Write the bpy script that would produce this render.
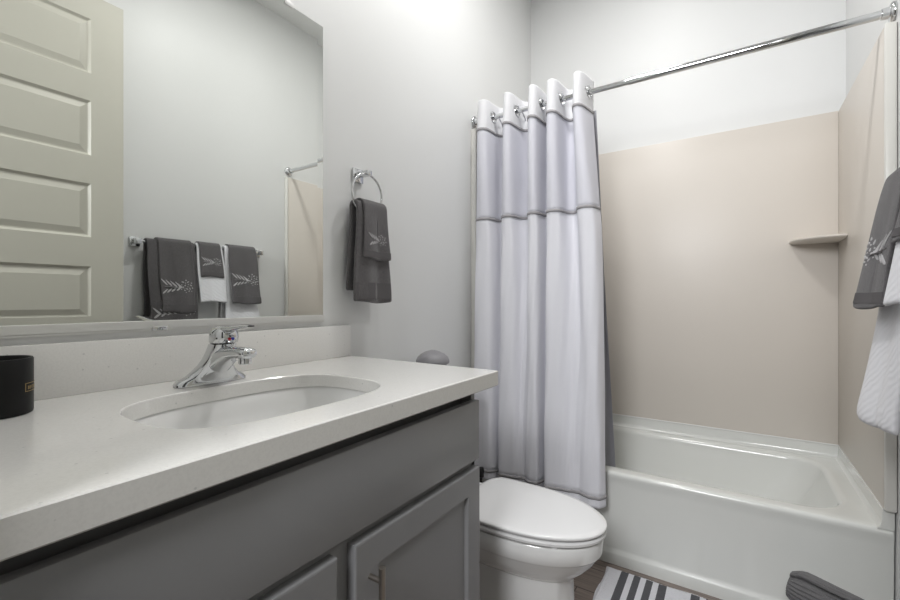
import bpy, bmesh, math, random
from mathutils import Vector, Matrix
PI = math.pi
random.seed(7)
for o in list(bpy.data.objects):
    bpy.data.objects.remove(o)
S = bpy.context.scene
C = S.collection

# ------------------------------------------------------------------ camera
cam_d = bpy.data.cameras.new('camera')
cam_d.sensor_width = 36.0
cam_d.lens = 36.0 * 431.17 / 900.0
cam_d.clip_start = 0.02
cam = bpy.data.objects.new('camera', cam_d)
C.objects.link(cam)
cam.location = (1.1121, 0.0, 1.10)
cam.rotation_euler = (PI / 2, 0, 0.5869)
cam_d.shift_y = 0.0005
S.camera = cam

# ------------------------------------------------------------------ world + light + exposure
W = bpy.data.worlds.new('world')
S.world = W
W.use_nodes = True
bg = W.node_tree.nodes['Background']
bg.inputs[0].default_value = (1.0, 0.98, 0.95, 1)
bg.inputs[1].default_value = 0.06
S.view_settings.view_transform = 'Standard'
S.view_settings.look = 'None'
S.view_settings.exposure = 0.19
S.view_settings.gamma = 1.0
S.view_settings.use_curve_mapping = False
CEIL = 3.06


def area(name, loc, power, size, color=(1, 0.995, 0.985)):
    d = bpy.data.lights.new(name, 'AREA')
    d.shape = 'DISK'
    d.size = size
    d.energy = power
    d.color = color
    o = bpy.data.objects.new(name, d)
    o.location = loc
    C.objects.link(o)
    return o


LAMPS = [(0.62, 0.88, 3.0), (0.62, 1.42, 11.0), (0.76, 2.02, 0.9)]  # last one, over the tub, is added to brighten the back wall
for lx, ly, lp in LAMPS:
    area('ceiling_lamp_light', (lx, ly, CEIL - 0.03), lp, 0.20)


# unseen fill light added beyond the doorway to brighten the curtain front
hd = bpy.data.lights.new('hallway_fill_light', 'POINT')
hd.energy = 190.0
hd.shadow_soft_size = 0.45
hd.color = (0.97, 0.98, 1.0)
ho_ = bpy.data.objects.new('hallway_fill_light', hd)
ho_.location = (0.86, -1.3, 2.25)
C.objects.link(ho_)


# ------------------------------------------------------------------ materials
def mat(name, col, rough=0.5, metal=0.0, spec=0.5, coat=0.0, bump=None, vary=None, sheen=0.0, transl=0.0):
    m = bpy.data.materials.new(name)
    m.use_nodes = True
    nt = m.node_tree
    b = nt.nodes['Principled BSDF']
    b.inputs['Base Color'].default_value = (*col, 1)
    b.inputs['Roughness'].default_value = rough
    b.inputs['Metallic'].default_value = metal
    b.inputs['Specular IOR Level'].default_value = spec
    b.inputs['Coat Weight'].default_value = coat
    b.inputs['Coat Roughness'].default_value = 0.05
    b.inputs['Sheen Weight'].default_value = sheen
    tc = nt.nodes.new('ShaderNodeTexCoord')
    if bump:
        sc, st, di = bump
        n = nt.nodes.new('ShaderNodeTexNoise')
        n.inputs['Scale'].default_value = sc
        n.inputs['Detail'].default_value = 4
        nt.links.new(tc.outputs['Object'], n.inputs['Vector'])
        bp = nt.nodes.new('ShaderNodeBump')
        bp.inputs['Strength'].default_value = st
        bp.inputs['Distance'].default_value = di
        nt.links.new(n.outputs['Fac'], bp.inputs['Height'])
        nt.links.new(bp.outputs['Normal'], b.inputs['Normal'])
    if vary:
        sc, c2 = vary
        n = nt.nodes.new('ShaderNodeTexNoise')
        n.inputs['Scale'].default_value = sc
        n.inputs['Detail'].default_value = 5
        nt.links.new(tc.outputs['Object'], n.inputs['Vector'])
        r = nt.nodes.new('ShaderNodeValToRGB')
        r.color_ramp.elements[0].position = 0.35
        r.color_ramp.elements[1].position = 0.65
        r.color_ramp.elements[0].color = (*col, 1)
        r.color_ramp.elements[1].color = (*c2, 1)
        nt.links.new(n.outputs['Fac'], r.inputs['Fac'])
        nt.links.new(r.outputs['Color'], b.inputs['Base Color'])
    if transl > 0:
        t = nt.nodes.new('ShaderNodeBsdfTranslucent')
        t.inputs['Color'].default_value = (*col, 1)
        mx = nt.nodes.new('ShaderNodeMixShader')
        mx.inputs[0].default_value = transl
        nt.links.new(b.outputs[0], mx.inputs[1])
        nt.links.new(t.outputs[0], mx.inputs[2])
        nt.links.new(mx.outputs[0], nt.nodes['Material Output'].inputs['Surface'])
    return m


M = {}
M['wall'] = mat('wall_paint', (0.765, 0.77, 0.765), 0.42, spec=0.4, bump=(160, 0.06, 0.002))
M['ceiling'] = mat('ceiling_paint', (0.82, 0.82, 0.81), 0.8)
M['trim'] = mat('trim_paint', (0.78, 0.78, 0.77), 0.35)
M['surround'] = mat('beige_acrylic', (0.71, 0.662, 0.605), 0.38, spec=0.4)
M['edge'] = mat('pale_edge_trim', (0.74, 0.73, 0.69), 0.3)
M['tub'] = mat('tub_enamel', (0.75, 0.76, 0.73), 0.16, coat=0.4)
M['porcelain'] = mat('porcelain', (0.84, 0.84, 0.83), 0.12, coat=0.5)
M['seat'] = mat('seat_plastic', (0.84, 0.84, 0.84), 0.22)
M['cabinet'] = mat('cabinet_paint', (0.27, 0.271, 0.279), 0.38, bump=(90, 0.03, 0.001))
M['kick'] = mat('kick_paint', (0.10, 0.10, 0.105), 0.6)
M['chrome'] = mat('chrome', (0.66, 0.67, 0.68), 0.07, metal=1.0)
M['nickel'] = mat('brushed_nickel', (0.46, 0.42, 0.38), 0.32, metal=1.0)
M['channel'] = mat('aluminium_channel', (0.74, 0.74, 0.72), 0.35, metal=0.5)
M['mirror'] = mat('mirror_silver', (0.80, 0.815, 0.79), 0.0, metal=1.0)
M['mirror_edge'] = mat('mirror_edge_glass', (0.28, 0.30, 0.29), 0.15)
M['door'] = mat('door_paint', (0.52, 0.505, 0.44), 0.38)
M['black'] = mat('black_ceramic', (0.008, 0.008, 0.008), 0.4, spec=0.2)
M['dark'] = mat('black_plastic', (0.02, 0.02, 0.02), 0.35)
M['wax'] = mat('candle_wax', (0.03, 0.03, 0.03), 0.5)
M['gold'] = mat('gold_print', (0.40, 0.28, 0.11), 0.4, metal=0.4)
M['towel'] = mat('grey_terry', (0.105, 0.099, 0.103), 0.95, spec=0.1, bump=(420, 0.9, 0.004), sheen=0.3,
                 vary=(260, (0.155, 0.147, 0.151)))
M['towel_band'] = mat('grey_terry_band', (0.125, 0.119, 0.122), 0.9, spec=0.1, bump=(200, 0.4, 0.002))
M['thread'] = mat('white_thread', (0.52, 0.51, 0.52), 0.7)
M['thread_grey'] = mat('grey_thread', (0.33, 0.32, 0.33), 0.7)
M['header'] = mat('white_curtain_cloth', (0.86, 0.86, 0.88), 0.9, spec=0.1, bump=(300, 0.2, 0.001), transl=0.12)
M['sheer'] = mat('sheer_curtain_cloth', (0.79, 0.79, 0.85), 0.9, spec=0.1, transl=0.15)
M['curtain'] = mat('white_waffle_cloth', (0.86, 0.86, 0.91), 0.9, spec=0.1, bump=(230, 0.35, 0.003), transl=0.10)
M['braid'] = mat('grey_braid', (0.36, 0.35, 0.36), 0.8, bump=(500, 0.6, 0.002))
M['liner'] = mat('grey_liner_vinyl', (0.42, 0.42, 0.46), 0.5, transl=0.25)
M['blue'] = mat('blue_dot', (0.05, 0.08, 0.5), 0.3)
M['red'] = mat('red_dot', (0.5, 0.03, 0.05), 0.3)
M['canister'] = mat('grey_canister', (0.27, 0.265, 0.28), 0.45)
M['wicker'] = mat('white_wicker', (0.62, 0.62, 0.61), 0.7, bump=(60, 0.8, 0.006))
M['lens'] = mat('lamp_lens', (0.9, 0.9, 0.9), 0.4)
M['mat_white'] = mat('bath_mat_white', (0.76, 0.76, 0.80), 0.95, spec=0.05, bump=(300, 1.0, 0.006))
M['mat_grey'] = mat('bath_mat_grey', (0.12, 0.12, 0.13), 0.95, spec=0.05, bump=(300, 1.0, 0.006))

e = M['lens'].node_tree.nodes['Principled BSDF']
e.inputs['Emission Color'].default_value = (1, 0.97, 0.93, 1)
e.inputs['Emission Strength'].default_value = 6.0


def quartz():
    m = mat('white_quartz', (0.80, 0.79, 0.765), 0.16, coat=0.3)
    nt = m.node_tree
    b = nt.nodes['Principled BSDF']
    tc = nt.nodes.new('ShaderNodeTexCoord')
    v = nt.nodes.new('ShaderNodeTexVoronoi')
    v.inputs['Scale'].default_value = 42
    nt.links.new(tc.outputs['Object'], v.inputs['Vector'])
    r = nt.nodes.new('ShaderNodeValToRGB')
    r.color_ramp.elements[0].position = 0.06
    r.color_ramp.elements[0].color = (0.64, 0.635, 0.62, 1)
    r.color_ramp.elements[1].position = 0.09
    r.color_ramp.elements[1].color = (0.80, 0.79, 0.765, 1)
    n = nt.nodes.new('ShaderNodeTexNoise')
    n.inputs['Scale'].default_value = 260
    n.inputs['Detail'].default_value = 3
    nt.links.new(tc.outputs['Object'], n.inputs['Vector'])
    r2 = nt.nodes.new('ShaderNodeValToRGB')
    r2.color_ramp.elements[0].position = 0.3
    r2.color_ramp.elements[0].color = (0.95, 0.95, 0.95, 1)
    r2.color_ramp.elements[1].position = 0.6
    r2.color_ramp.elements[1].color = (1, 1, 1, 1)
    mx = nt.nodes.new('ShaderNodeMix')
    mx.data_type = 'RGBA'
    mx.blend_type = 'MULTIPLY'
    mx.inputs[0].default_value = 1.0
    nt.links.new(v.outputs['Distance'], r.inputs['Fac'])
    nt.links.new(n.outputs['Fac'], r2.inputs['Fac'])
    nt.links.new(r.outputs['Color'], mx.inputs[6])
    nt.links.new(r2.outputs['Color'], mx.inputs[7])
    nt.links.new(mx.outputs[2], b.inputs['Base Color'])
    return m


M['quartz'] = quartz()


def planks():
    m = mat('wood_planks', (0.2, 0.16, 0.13), 0.45)
    nt = m.node_tree
    b = nt.nodes['Principled BSDF']
    tc = nt.nodes.new('ShaderNodeTexCoord')
    br = nt.nodes.new('ShaderNodeTexBrick')
    br.inputs['Scale'].default_value = 1.0
    br.inputs['Brick Width'].default_value = 1.2
    br.inputs['Row Height'].default_value = 0.15
    br.inputs['Mortar Size'].default_value = 0.0025
    br.inputs['Color1'].default_value = (0.185, 0.15, 0.13, 1)
    br.inputs['Color2'].default_value = (0.25, 0.205, 0.18, 1)
    br.inputs['Mortar'].default_value = (0.05, 0.04, 0.035, 1)
    nt.links.new(tc.outputs['Object'], br.inputs['Vector'])
    mp = nt.nodes.new('ShaderNodeMapping')
    mp.inputs['Scale'].default_value = (6, 90, 1)
    nt.links.new(tc.outputs['Object'], mp.inputs['Vector'])
    n = nt.nodes.new('ShaderNodeTexNoise')
    n.inputs['Scale'].default_value = 1.0
    n.inputs['Detail'].default_value = 6
    nt.links.new(mp.outputs['Vector'], n.inputs['Vector'])
    r = nt.nodes.new('ShaderNodeValToRGB')
    r.color_ramp.elements[0].position = 0.3
    r.color_ramp.elements[0].color = (0.55, 0.55, 0.55, 1)
    r.color_ramp.elements[1].position = 0.7
    r.color_ramp.elements[1].color = (1.2, 1.2, 1.2, 1)
    nt.links.new(n.outputs['Fac'], r.inputs['Fac'])
    mx = nt.nodes.new('ShaderNodeMix')
    mx.data_type = 'RGBA'
    mx.blend_type = 'MULTIPLY'
    mx.inputs[0].default_value = 1.0
    nt.links.new(br.outputs['Color'], mx.inputs[6])
    nt.links.new(r.outputs['Color'], mx.inputs[7])
    nt.links.new(mx.outputs[2], b.inputs['Base Color'])
    return m


M['floor'] = planks()


def ribbed(name, col, scale, rot, dist=3.0, strength=0.7, depth=0.01):
    m = mat(name, col, 0.95, spec=0.08, sheen=0.2)
    nt = m.node_tree
    b = nt.nodes['Principled BSDF']
    tc = nt.nodes.new('ShaderNodeTexCoord')
    mp = nt.nodes.new('ShaderNodeMapping')
    mp.inputs['Rotation'].default_value = rot
    nt.links.new(tc.outputs['Object'], mp.inputs['Vector'])
    w = nt.nodes.new('ShaderNodeTexWave')
    w.wave_type = 'BANDS'
    w.bands_direction = 'Z'
    w.inputs['Scale'].default_value = scale
    w.inputs['Distortion'].default_value = dist
    w.inputs['Detail'].default_value = 1.0
    nt.links.new(mp.outputs['Vector'], w.inputs['Vector'])
    bp = nt.nodes.new('ShaderNodeBump')
    bp.inputs['Strength'].default_value = strength
    bp.inputs['Distance'].default_value = depth
    nt.links.new(w.outputs['Fac'], bp.inputs['Height'])
    nt.links.new(bp.outputs['Normal'], b.inputs['Normal'])
    return m


M['white_towel'] = ribbed('white_ribbed_terry', (0.80, 0.80, 0.83), 22, (0.6, 0.5, 0), 5.0, 0.25, 0.003)
M['roll'] = ribbed('grey_ribbed_terry', (0.14, 0.137, 0.14), 30, (0, 0, 0), 2.0, 0.4)


# ------------------------------------------------------------------ mesh helpers
def finish(name, bm, m, parent=None, smooth=True, angle=40, mats=None):
    me = bpy.data.meshes.new(name)
    bmesh.ops.recalc_face_normals(bm, faces=bm.faces)
    if parent is not None:
        p = world_loc(parent)
        bmesh.ops.translate(bm, verts=bm.verts, vec=-p)
    bm.to_mesh(me)
    bm.free()
    for mm in (mats or [m]):
        me.materials.append(mm)
    if smooth:
        me.polygons.foreach_set('use_smooth', [True] * len(me.polygons))
        try:
            me.set_sharp_from_angle(angle=math.radians(angle))
        except Exception:
            pass
    o = bpy.data.objects.new(name, me)
    C.objects.link(o)
    if parent is not None:
        o.parent = parent
    return o


def world_loc(o):
    v = Vector(o.location)
    while o.parent:
        o = o.parent
        v += Vector(o.location)
    return v


def tag(o, label=None, cat=None, group=None, kind=None):
    if label: o['label'] = label
    if cat: o['category'] = cat
    if group: o['group'] = group
    if kind: o['kind'] = kind
    return o


def thing(name, loc, label, cat, group=None):
    o = bpy.data.objects.new(name, None)
    o.empty_display_size = 0.05
    o.location = loc
    C.objects.link(o)
    return tag(o, label, cat, group)


def box(bm, x0, x1, y0, y1, z0, z1, bev=0.0, seg=2):
    t = bmesh.new()
    r = bmesh.ops.create_cube(t, size=1)
    for v in t.verts:
        v.co = Vector((x0 + (v.co.x + .5) * (x1 - x0), y0 + (v.co.y + .5) * (y1 - y0), z0 + (v.co.z + .5) * (z1 - z0)))
    if bev > 0:
        bmesh.ops.bevel(t, geom=t.edges[:], offset=bev, segments=seg, affect='EDGES', profile=0.5)
    merge(bm, t)
    return bm


def merge(bm, t):
    me = bpy.data.meshes.new('tmp')
    t.to_mesh(me)
    t.free()
    bm.from_mesh(me)
    bpy.data.meshes.remove(me)


def B(*a, **k):
    bm = bmesh.new()
    return box(bm, *a, **k)


def loft(bm, loops, cap0=True, cap1=True, closed=True):
    """loops: list of lists of points (same count)."""
    vs = [[bm.verts.new(p) for p in lp] for lp in loops]
    n = len(vs[0])
    rng = n if closed else n - 1
    for a, b in zip(vs, vs[1:]):
        for i in range(rng):
            j = (i + 1) % n
            bm.faces.new((a[i], a[j], b[j], b[i]))
    if cap0 and closed: bm.faces.new(list(reversed(vs[0])))
    if cap1 and closed: bm.faces.new(vs[-1])
    return vs


def frame(d):
    d = d.normalized()
    up = Vector((0, 0, 1)) if abs(d.z) < 0.95 else Vector((1, 0, 0))
    a = d.cross(up).normalized()
    return a, d.cross(a).normalized()


def tube(bm, pts, r, n=16, caps=True):
    pts = [Vector(p) for p in pts]
    rs = r if isinstance(r, (list, tuple)) else [r] * len(pts)
    loops = []
    a0 = None
    for i, p in enumerate(pts):
        d = (pts[min(i + 1, len(pts) - 1)] - pts[max(i - 1, 0)])
        if a0 is None:
            a, b = frame(d)
        else:
            dn = d.normalized()
            a = (a0 - dn * a0.dot(dn)).normalized()
            b = dn.cross(a)
        a0 = a
        loops.append([p + (a * math.cos(2 * PI * k / n) + b * math.sin(2 * PI * k / n)) * rs[i] for k in range(n)])
    loft(bm, loops, caps, caps)
    return bm


def lathe(bm, prof, c, n=40, axis='z'):
    """prof: list of (r, h) closed off at both ends."""
    loops = []
    for r, h in prof:
        lp = []
        for k in range(n):
            u, v = r * math.cos(2 * PI * k / n), r * math.sin(2 * PI * k / n)
            if axis == 'z': lp.append((c[0] + u, c[1] + v, c[2] + h))
            elif axis == 'x': lp.append((c[0] + h, c[1] + u, c[2] + v))
            else: lp.append((c[0] + u, c[1] + h, c[2] + v))
        loops.append(lp)
    loft(bm, loops)
    return bm


def torus(bm, c, R, r, axis='x', n=40, k=10):
    g = []
    for i in range(n):
        t = 2 * PI * i / n
        row = []
        for j in range(k):
            p = 2 * PI * j / k
            rr = R + r * math.cos(p)
            u, v, w = rr * math.cos(t), rr * math.sin(t), r * math.sin(p)
            if axis == 'x': q = (c[0] + w, c[1] + u, c[2] + v)
            elif axis == 'y': q = (c[0] + u, c[1] + w, c[2] + v)
            else: q = (c[0] + u, c[1] + v, c[2] + w)
            row.append(bm.verts.new(q))
        g.append(row)
    for i in range(n):
        for j in range(k):
            bm.faces.new((g[i][j], g[(i + 1) % n][j], g[(i + 1) % n][(j + 1) % k], g[i][(j + 1) % k]))
    return bm


def rrect(x0, x1, y0, y1, r, z, n=10):
    """rounded rectangle loop, CCW."""
    pts = []
    for cx, cy, a0 in ((x1 - r, y1 - r, 0), (x0 + r, y1 - r, PI / 2), (x0 + r, y0 + r, PI), (x1 - r, y0 + r, 1.5 * PI)):
        for k in range(n):
            a = a0 + (PI / 2) * k / (n - 1)
            pts.append((cx + r * math.cos(a), cy + r * math.sin(a), z))
    return pts


def solid(o, t, off=0.0):
    md = o.modifiers.new('thickness', 'SOLIDIFY')
    md.thickness = t
    md.offset = off
    return o


# ------------------------------------------------------------------ setting
WD, DP = 1.524, 2.62


def struct(name, bm, m, label, smooth=False):
    o = finish(name, bm, m, smooth=smooth)
    return tag(o, label, None, None, 'structure')


struct('floor', B(-0.1, WD + 0.1, -0.12, DP + 0.1, -0.1, 0), M['floor'], 'dark grey brown wood plank floor')
struct('ceiling', B(-0.1, WD + 0.1, -0.12, DP + 0.1, CEIL, CEIL + 0.1), M['ceiling'], 'plain white ceiling')
struct('wall_left', B(-0.1, 0, -0.12, DP + 0.1, 0, CEIL), M['wall'], 'light grey wall behind mirror and toilet')
struct('wall_right', B(WD, WD + 0.1, -0.12, DP + 0.1, 0, CEIL), M['wall'], 'light grey wall behind towel bar')
struct('wall_back', B(0, WD, DP, DP + 0.1, 0, CEIL), M['wall'], 'light grey wall above the tub surround')
bm = bmesh.new()
DX0, DX1, DTOP = 0.60, 1.36, 2.49
FY0, FY1 = -0.09, 0.045
box(bm, 0, DX0, FY0, FY1, 0, CEIL)
box(bm, DX1, WD, FY0, FY1, 0, CEIL)
box(bm, DX0, DX1, FY0, FY1, DTOP, CEIL)
struct('wall_front', bm, M['wall'], 'light grey wall with the open doorway')
struct('baseboard_left', B(0, 0.013, 1.0, 1.86, 0, 0.09, bev=0.003), M['trim'], 'white baseboard behind toilet')
struct('baseboard_right', B(WD - 0.013, WD, 0.07, 1.87, 0, 0.09, bev=0.003), M['trim'], 'white baseboard under towel bar')

# open door, seen in the mirror: six recessed panels
dx, dth = 1.308, 0.036
dy0, dy1, dtop = 0.07, 0.840, 2.470
door = bmesh.new()
rows = [(2.115, 2.359), (1.748, 1.993), (1.383, 1.622), (1.022, 1.252), (0.66, 0.895), (0.30, 0.535)]
py0, py1 = dy0 + 0.12, 0.718
# grid face sheet on the room side (x = dx) with raised-and-fielded panels
ys = [dy0, py0, py1, dy1]
zs = [0.012]
for a, b in reversed(rows): zs += [a, b]
zs.append(dtop)


def sheet(bm, xs, sgn):
    def q(pts): bm.faces.new([bm.verts.new(p) for p in pts])
    for i in range(3):
        for j in range(len(zs) - 1):
            y0_, y1_, z0_, z1_ = ys[i], ys[i + 1], zs[j], zs[j + 1]
            if i == 1 and j % 2 == 1:
                lv = [(0, 0), (0.010, 0.009), (0.016, 0.009), (0.040, 0.002)]
                lp = [[(xs + sgn * d, y0_ + s, z0_ + s), (xs + sgn * d, y1_ - s, z0_ + s),
                       (xs + sgn * d, y1_ - s, z1_ - s), (xs + sgn * d, y0_ + s, z1_ - s)] for s, d in lv]
                for A, Bq in zip(lp, lp[1:]):
                    for k in range(4):
                        q((A[k], A[(k + 1) % 4], Bq[(k + 1) % 4], Bq[k]))
                q(lp[-1])
            else:
                q([(xs, y0_, z0_), (xs, y1_, z0_), (xs, y1_, z1_), (xs, y0_, z1_)])


sheet(door, dx, 1)
sheet(door, dx + dth, -1)
for pts in ([(dx, dy0, zs[0]), (dx + dth, dy0, zs[0]), (dx + dth, dy0, dtop), (dx, dy0, dtop)],
            [(dx, dy1, zs[0]), (dx + dth, dy1, zs[0]), (dx + dth, dy1, dtop), (dx, dy1, dtop)],
            [(dx, dy0, dtop), (dx + dth, dy0, dtop), (dx + dth, dy1, dtop), (dx, dy1, dtop)],
            [(dx, dy0, zs[0]), (dx + dth, dy0, zs[0]), (dx + dth, dy1, zs[0]), (dx, dy1, zs[0])]):
    door.faces.new([door.verts.new(p) for p in pts])
bmesh.ops.remove_doubles(door, verts=door.verts, dist=0.0002)
d1 = tag(finish('door_1', door, M['door'], smooth=False), 'open greige panelled door seen in the mirror', None, None, 'structure')
hb = bmesh.new()
lathe(hb, [(0.0, 0.002), (0.026, 0.002), (0.026, -0.003), (0.022, -0.005), (0.018, -0.002), (0, -0.002)], (dx, 0.775, 0.92), 24, 'x')
finish('door_handle', hb, M['nickel'], d1)

# ------------------------------------------------------------------ tub surround
sur = thing('shower_surround', (0.76, DP - 0.02, 0.446), 'glossy beige three-sided shower surround standing on the white bathtub rim', 'shower surround')
SZ0, SZ1 = 0.446, 1.956
SY = 2.59
back = B(0.0302, WD - 0.0302, SY, DP - 0.001, SZ0, SZ1, bev=0.0008)
finish('back_panel', back, M['surround'], sur)
for a, b_ in ((0.001, 0.030), (WD - 0.030, WD - 0.001)):
    sp = B(a, b_, 1.874, DP - 0.002, SZ0, SZ1, bev=0.004)
    finish('side_panel', sp, M['surround'], sur)
    ed = B(a, b_, 1.858, 1.8735, SZ0, SZ1 + 0.004, bev=0.006)
    tag(finish('edge_trim', ed, M['edge'], sur), 'pale rounded edge trim')
# quarter round corner shelf
sh = bmesh.new()
cx, cy = WD - 0.031, SY - 0.001
loops = []
for z, k in ((1.362, 0.90), (1.366, 0.98), (1.370, 1.0), (1.375, 1.0), (1.378, 0.98)):
    lp = [(cx, cy, z)]
    for i in range(17):
        a = PI + (PI / 2) * i / 16
        e_ = 0.85
        lp.append((cx - 0.175 * k * abs(math.cos(a)) ** e_, cy - 0.20 * k * abs(math.sin(a)) ** e_, z))
    loops.append(lp)
loft(sh, loops)
finish('corner_shelf', sh, M['surround'], sur)

# ------------------------------------------------------------------ bathtub
tub = thing('bathtub', (0.76, 2.24, 0), 'white alcove bathtub with plain front apron below beige surround', 'bathtub')
TX0, TX1, TY0, TY1, RZ = 0.003, WD - 0.003, 1.877, DP - 0.003, 0.385
tb = bmesh.new()
L = []
def rr(x0, x1, y0, y1, r, z): return rrect(x0, x1, y0, y1, r, z, 12)
UPS = 0.028   # upstand
# apron skirt profile upwards (outer loops share the back and side lines)
for yo, z in ((-0.002, 0.0), (-0.002, 0.040), (0.0, 0.047), (0.008, 0.056), (0.010, 0.066), (0.005, 0.325), (0.004, 0.345), (0.001, 0.36)):
    L.append(rr(TX0, TX1, TY0 + yo, TY1, 0.004, z))
for k in range(5):
    a = PI / 2 * k / 4
    L.append(rr(TX0, TX1, TY0 + 0.014 * (1 - math.cos(a)), TY1, 0.006, 0.37 + 0.014 * math.sin(a)))
L.append(rr(TX0 + 0.03, TX1 - 0.03, TY0 + 0.03, TY1 - 0.04, 0.012, RZ))
IX0, IX1, IY0, IY1 = 0.13, 1.415, 1.957, 2.535
for k in range(6):
    a = PI / 2 * k / 5
    o_ = 0.028 * (1 - math.sin(a))
    L.append(rr(IX0 - o_, IX1 + o_, IY0 - o_, IY1 + o_, 0.13 + o_, RZ - 0.028 * (1 - math.cos(a))))
for z, i, rx in ((0.30, 0.012, 0.03), (0.20, 0.03, 0.085), (0.12, 0.05, 0.14), (0.085, 0.075, 0.18), (0.07, 0.11, 0.22)):
    L.append(rr(IX0 + i, IX1 - rx, IY0 + i, IY1 - i, 0.12, z))
loft(tb, L)
finish('tub_shell', tb, M['tub'], tub, angle=50)
# tile flange that rises behind and beside the rim
fl = bmesh.new()
def flange(path):
    pr = [(-0.0155, RZ - 0.002), (0.024, RZ - 0.002), (0.017, RZ + 0.005), (0.013, RZ + 0.02), (0.011, 0.4445), (-0.0155, 0.4445)]
    return pr
pr = flange(0)
lpL = []
def corner(w, z): return [(TX0 + w + 0.016, TY0 + 0.002, z), (TX0 + w + 0.016, TY1 - w - 0.016, z), (TX1 - w - 0.016, TY1 - w - 0.016, z), (TX1 - w - 0.016, TY0 + 0.002, z)]
rowsf = [corner(w, z) for w, z in pr]
rowsf = [[(x if True else x, y, z) for x, y, z in r_] for r_ in rowsf]
vs = [[fl.verts.new(p) for p in r_] for r_ in rowsf]
nn = len(vs)
for i in range(nn):
    for k in range(3):
        fl.faces.new((vs[i][k], vs[i][k + 1], vs[(i + 1) % nn][k + 1], vs[(i + 1) % nn][k]))
fl.faces.new([v[0] for v in vs]); fl.faces.new([v[3] for v in reversed(vs)])
finish('wall_flange', fl, M['tub'], tub, angle=60)
ck = bmesh.new()
tube(ck, [(WD - 0.029, 1.876, 0.446), (WD - 0.029, SY - 0.001, 0.446)], 0.0028, 8)
tube(ck, [(0.029, 1.876, 0.446), (0.029, SY - 0.001, 0.446)], 0.0028, 8)
tube(ck, [(0.029, SY - 0.001, 0.446), (WD - 0.029, SY - 0.001, 0.446)], 0.0028, 8)
tag(finish('caulk_bead', ck, M['trim'], tub), 'white caulk bead')
dr = bmesh.new()
lathe(dr, [(0.0, 0.0), (0.035, 0.0), (0.035, 0.004), (0.028, 0.006), (0, 0.004)], (0.33, 2.24, 0.0705), 24)
finish('drain', dr, M['chrome'], tub)

# ------------------------------------------------------------------ shower rod
ROD_Y, ROD_Z = 1.893, 2.004
rod = thing('shower_curtain_rod', (0.76, ROD_Y, ROD_Z), 'straight chrome shower curtain rod spanning both walls above the tub', 'curtain rod')
finish('rod', tube(bmesh.new(), [(0.012, ROD_Y, ROD_Z), (0.75, ROD_Y, ROD_Z)], 0.0115, 24), M['chrome'], rod)
finish('rod_sleeve', tube(bmesh.new(), [(0.74, ROD_Y, ROD_Z), (WD - 0.012, ROD_Y, ROD_Z)], 0.0135, 24), M['chrome'], rod)
for x, s in ((0.001, 1), (WD - 0.001, -1)):
    f_ = bmesh.new()
    lathe(f_, [(0, 0), (0.030 , 0), (0.030, s * 0.006), (0.027, s * 0.010), (0.018, s * 0.013), (0.017, s * 0.030), (0, s * 0.030)], (x, ROD_Y, ROD_Z), 32, 'x')
    finish('rod_flange', f_, M['chrome'], rod)

# ------------------------------------------------------------------ shower curtain
TOP = [(.050, .030), (.058, -.060), (.104, -.062), (.118, .055), (.165, .058), (.198, -.060), (.232, -.062), (.246, .056), (.290, .058),
       (.324, -.062), (.358, -.062), (.366, .056), (.392, .057), (.412, -.062), (.450, -.062), (.464, .056), (.500, .057),
       (.530, -.062), (.564, -.062), (.584, .050)]
MID = [(.052, .000), (.060, -.045), (.122, -.045), (.140, .038), (.170, .036), (.196, -.043), (.240, -.043), (.262, .036), (.300, .036),
       (.328, -.045), (.366, -.044), (.378, .038), (.398, .036), (.418, -.045), (.466, -.040), (.490, .034), (.528, .034),
       (.558, -.046), (.612, -.046), (.630, .025)]
BOT = [(.056, .000), (.066, -.026), (.150, -.028), (.176, .016), (.188, .014), (.204, -.028), (.270, -.026), (.300, -.012), (.322, -.012),
       (.346, -.026), (.384, -.026), (.398, .034), (.412, .034), (.426, -.034), (.490, -.028), (.535, -.018), (.570, -.018),
       (.612, -.030), (.652, -.028), (.668, .012)]


def catmull(P, sub):
    out = []
    n = len(P)
    for i in range(n - 1):
        p0, p1, p2, p3 = P[max(i - 1, 0)], P[i], P[i + 1], P[min(i + 2, n - 1)]
        for k in range(sub):
            t = k / sub
            out.append(tuple(0.5 * (2 * p1[c] + (p2[c] - p0[c]) * t + (2 * p0[c] - 5 * p1[c] + 4 * p2[c] - p3[c]) * t * t +
                                    (3 * p1[c] - p0[c] - 3 * p2[c] + p3[c]) * t ** 3) * 1.0 for c in range(2)))
    out.append(P[-1])
    return out


SUB = 8
cT, cM, cB = catmull(TOP, SUB), catmull(MID, SUB), catmull(BOT, SUB)
NC = len(cT)
CZT, CZB = 2.070, 0.262


def curtain_pt(i, z):
    if z > 1.45:
        t = (CZT - z) / (CZT - 1.45)
        t = max(0, (CZT - 0.14 - z) / (CZT - 0.14 - 1.45))
        a, b = cT[i], cM[i]
    else:
        t = ((1.45 - z) / (1.45 - CZB)) ** 0.6
        a, b = cM[i], cB[i]
    x = a[0] + (b[0] - a[0]) * t
    yo = a[1] + (b[1] - a[1]) * t
    k = (CZT - z) / (CZT - CZB)
    yc = ROD_Y - 0.088 * min(1, k * 1.15)
    u = i / NC
    yo += 0.0025 * math.sin(u * 60 + z * 7) * min(1, k * 3) + 0.0015 * math.sin(u * 150 - z * 13) * min(1, k * 3)
    return (x, yc + yo, z)


cur = thing('shower_curtain', (0.33, 1.87, CZB), 'white pleated fabric shower curtain with grey trim bands bunched on the rod', 'shower curtain')


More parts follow.
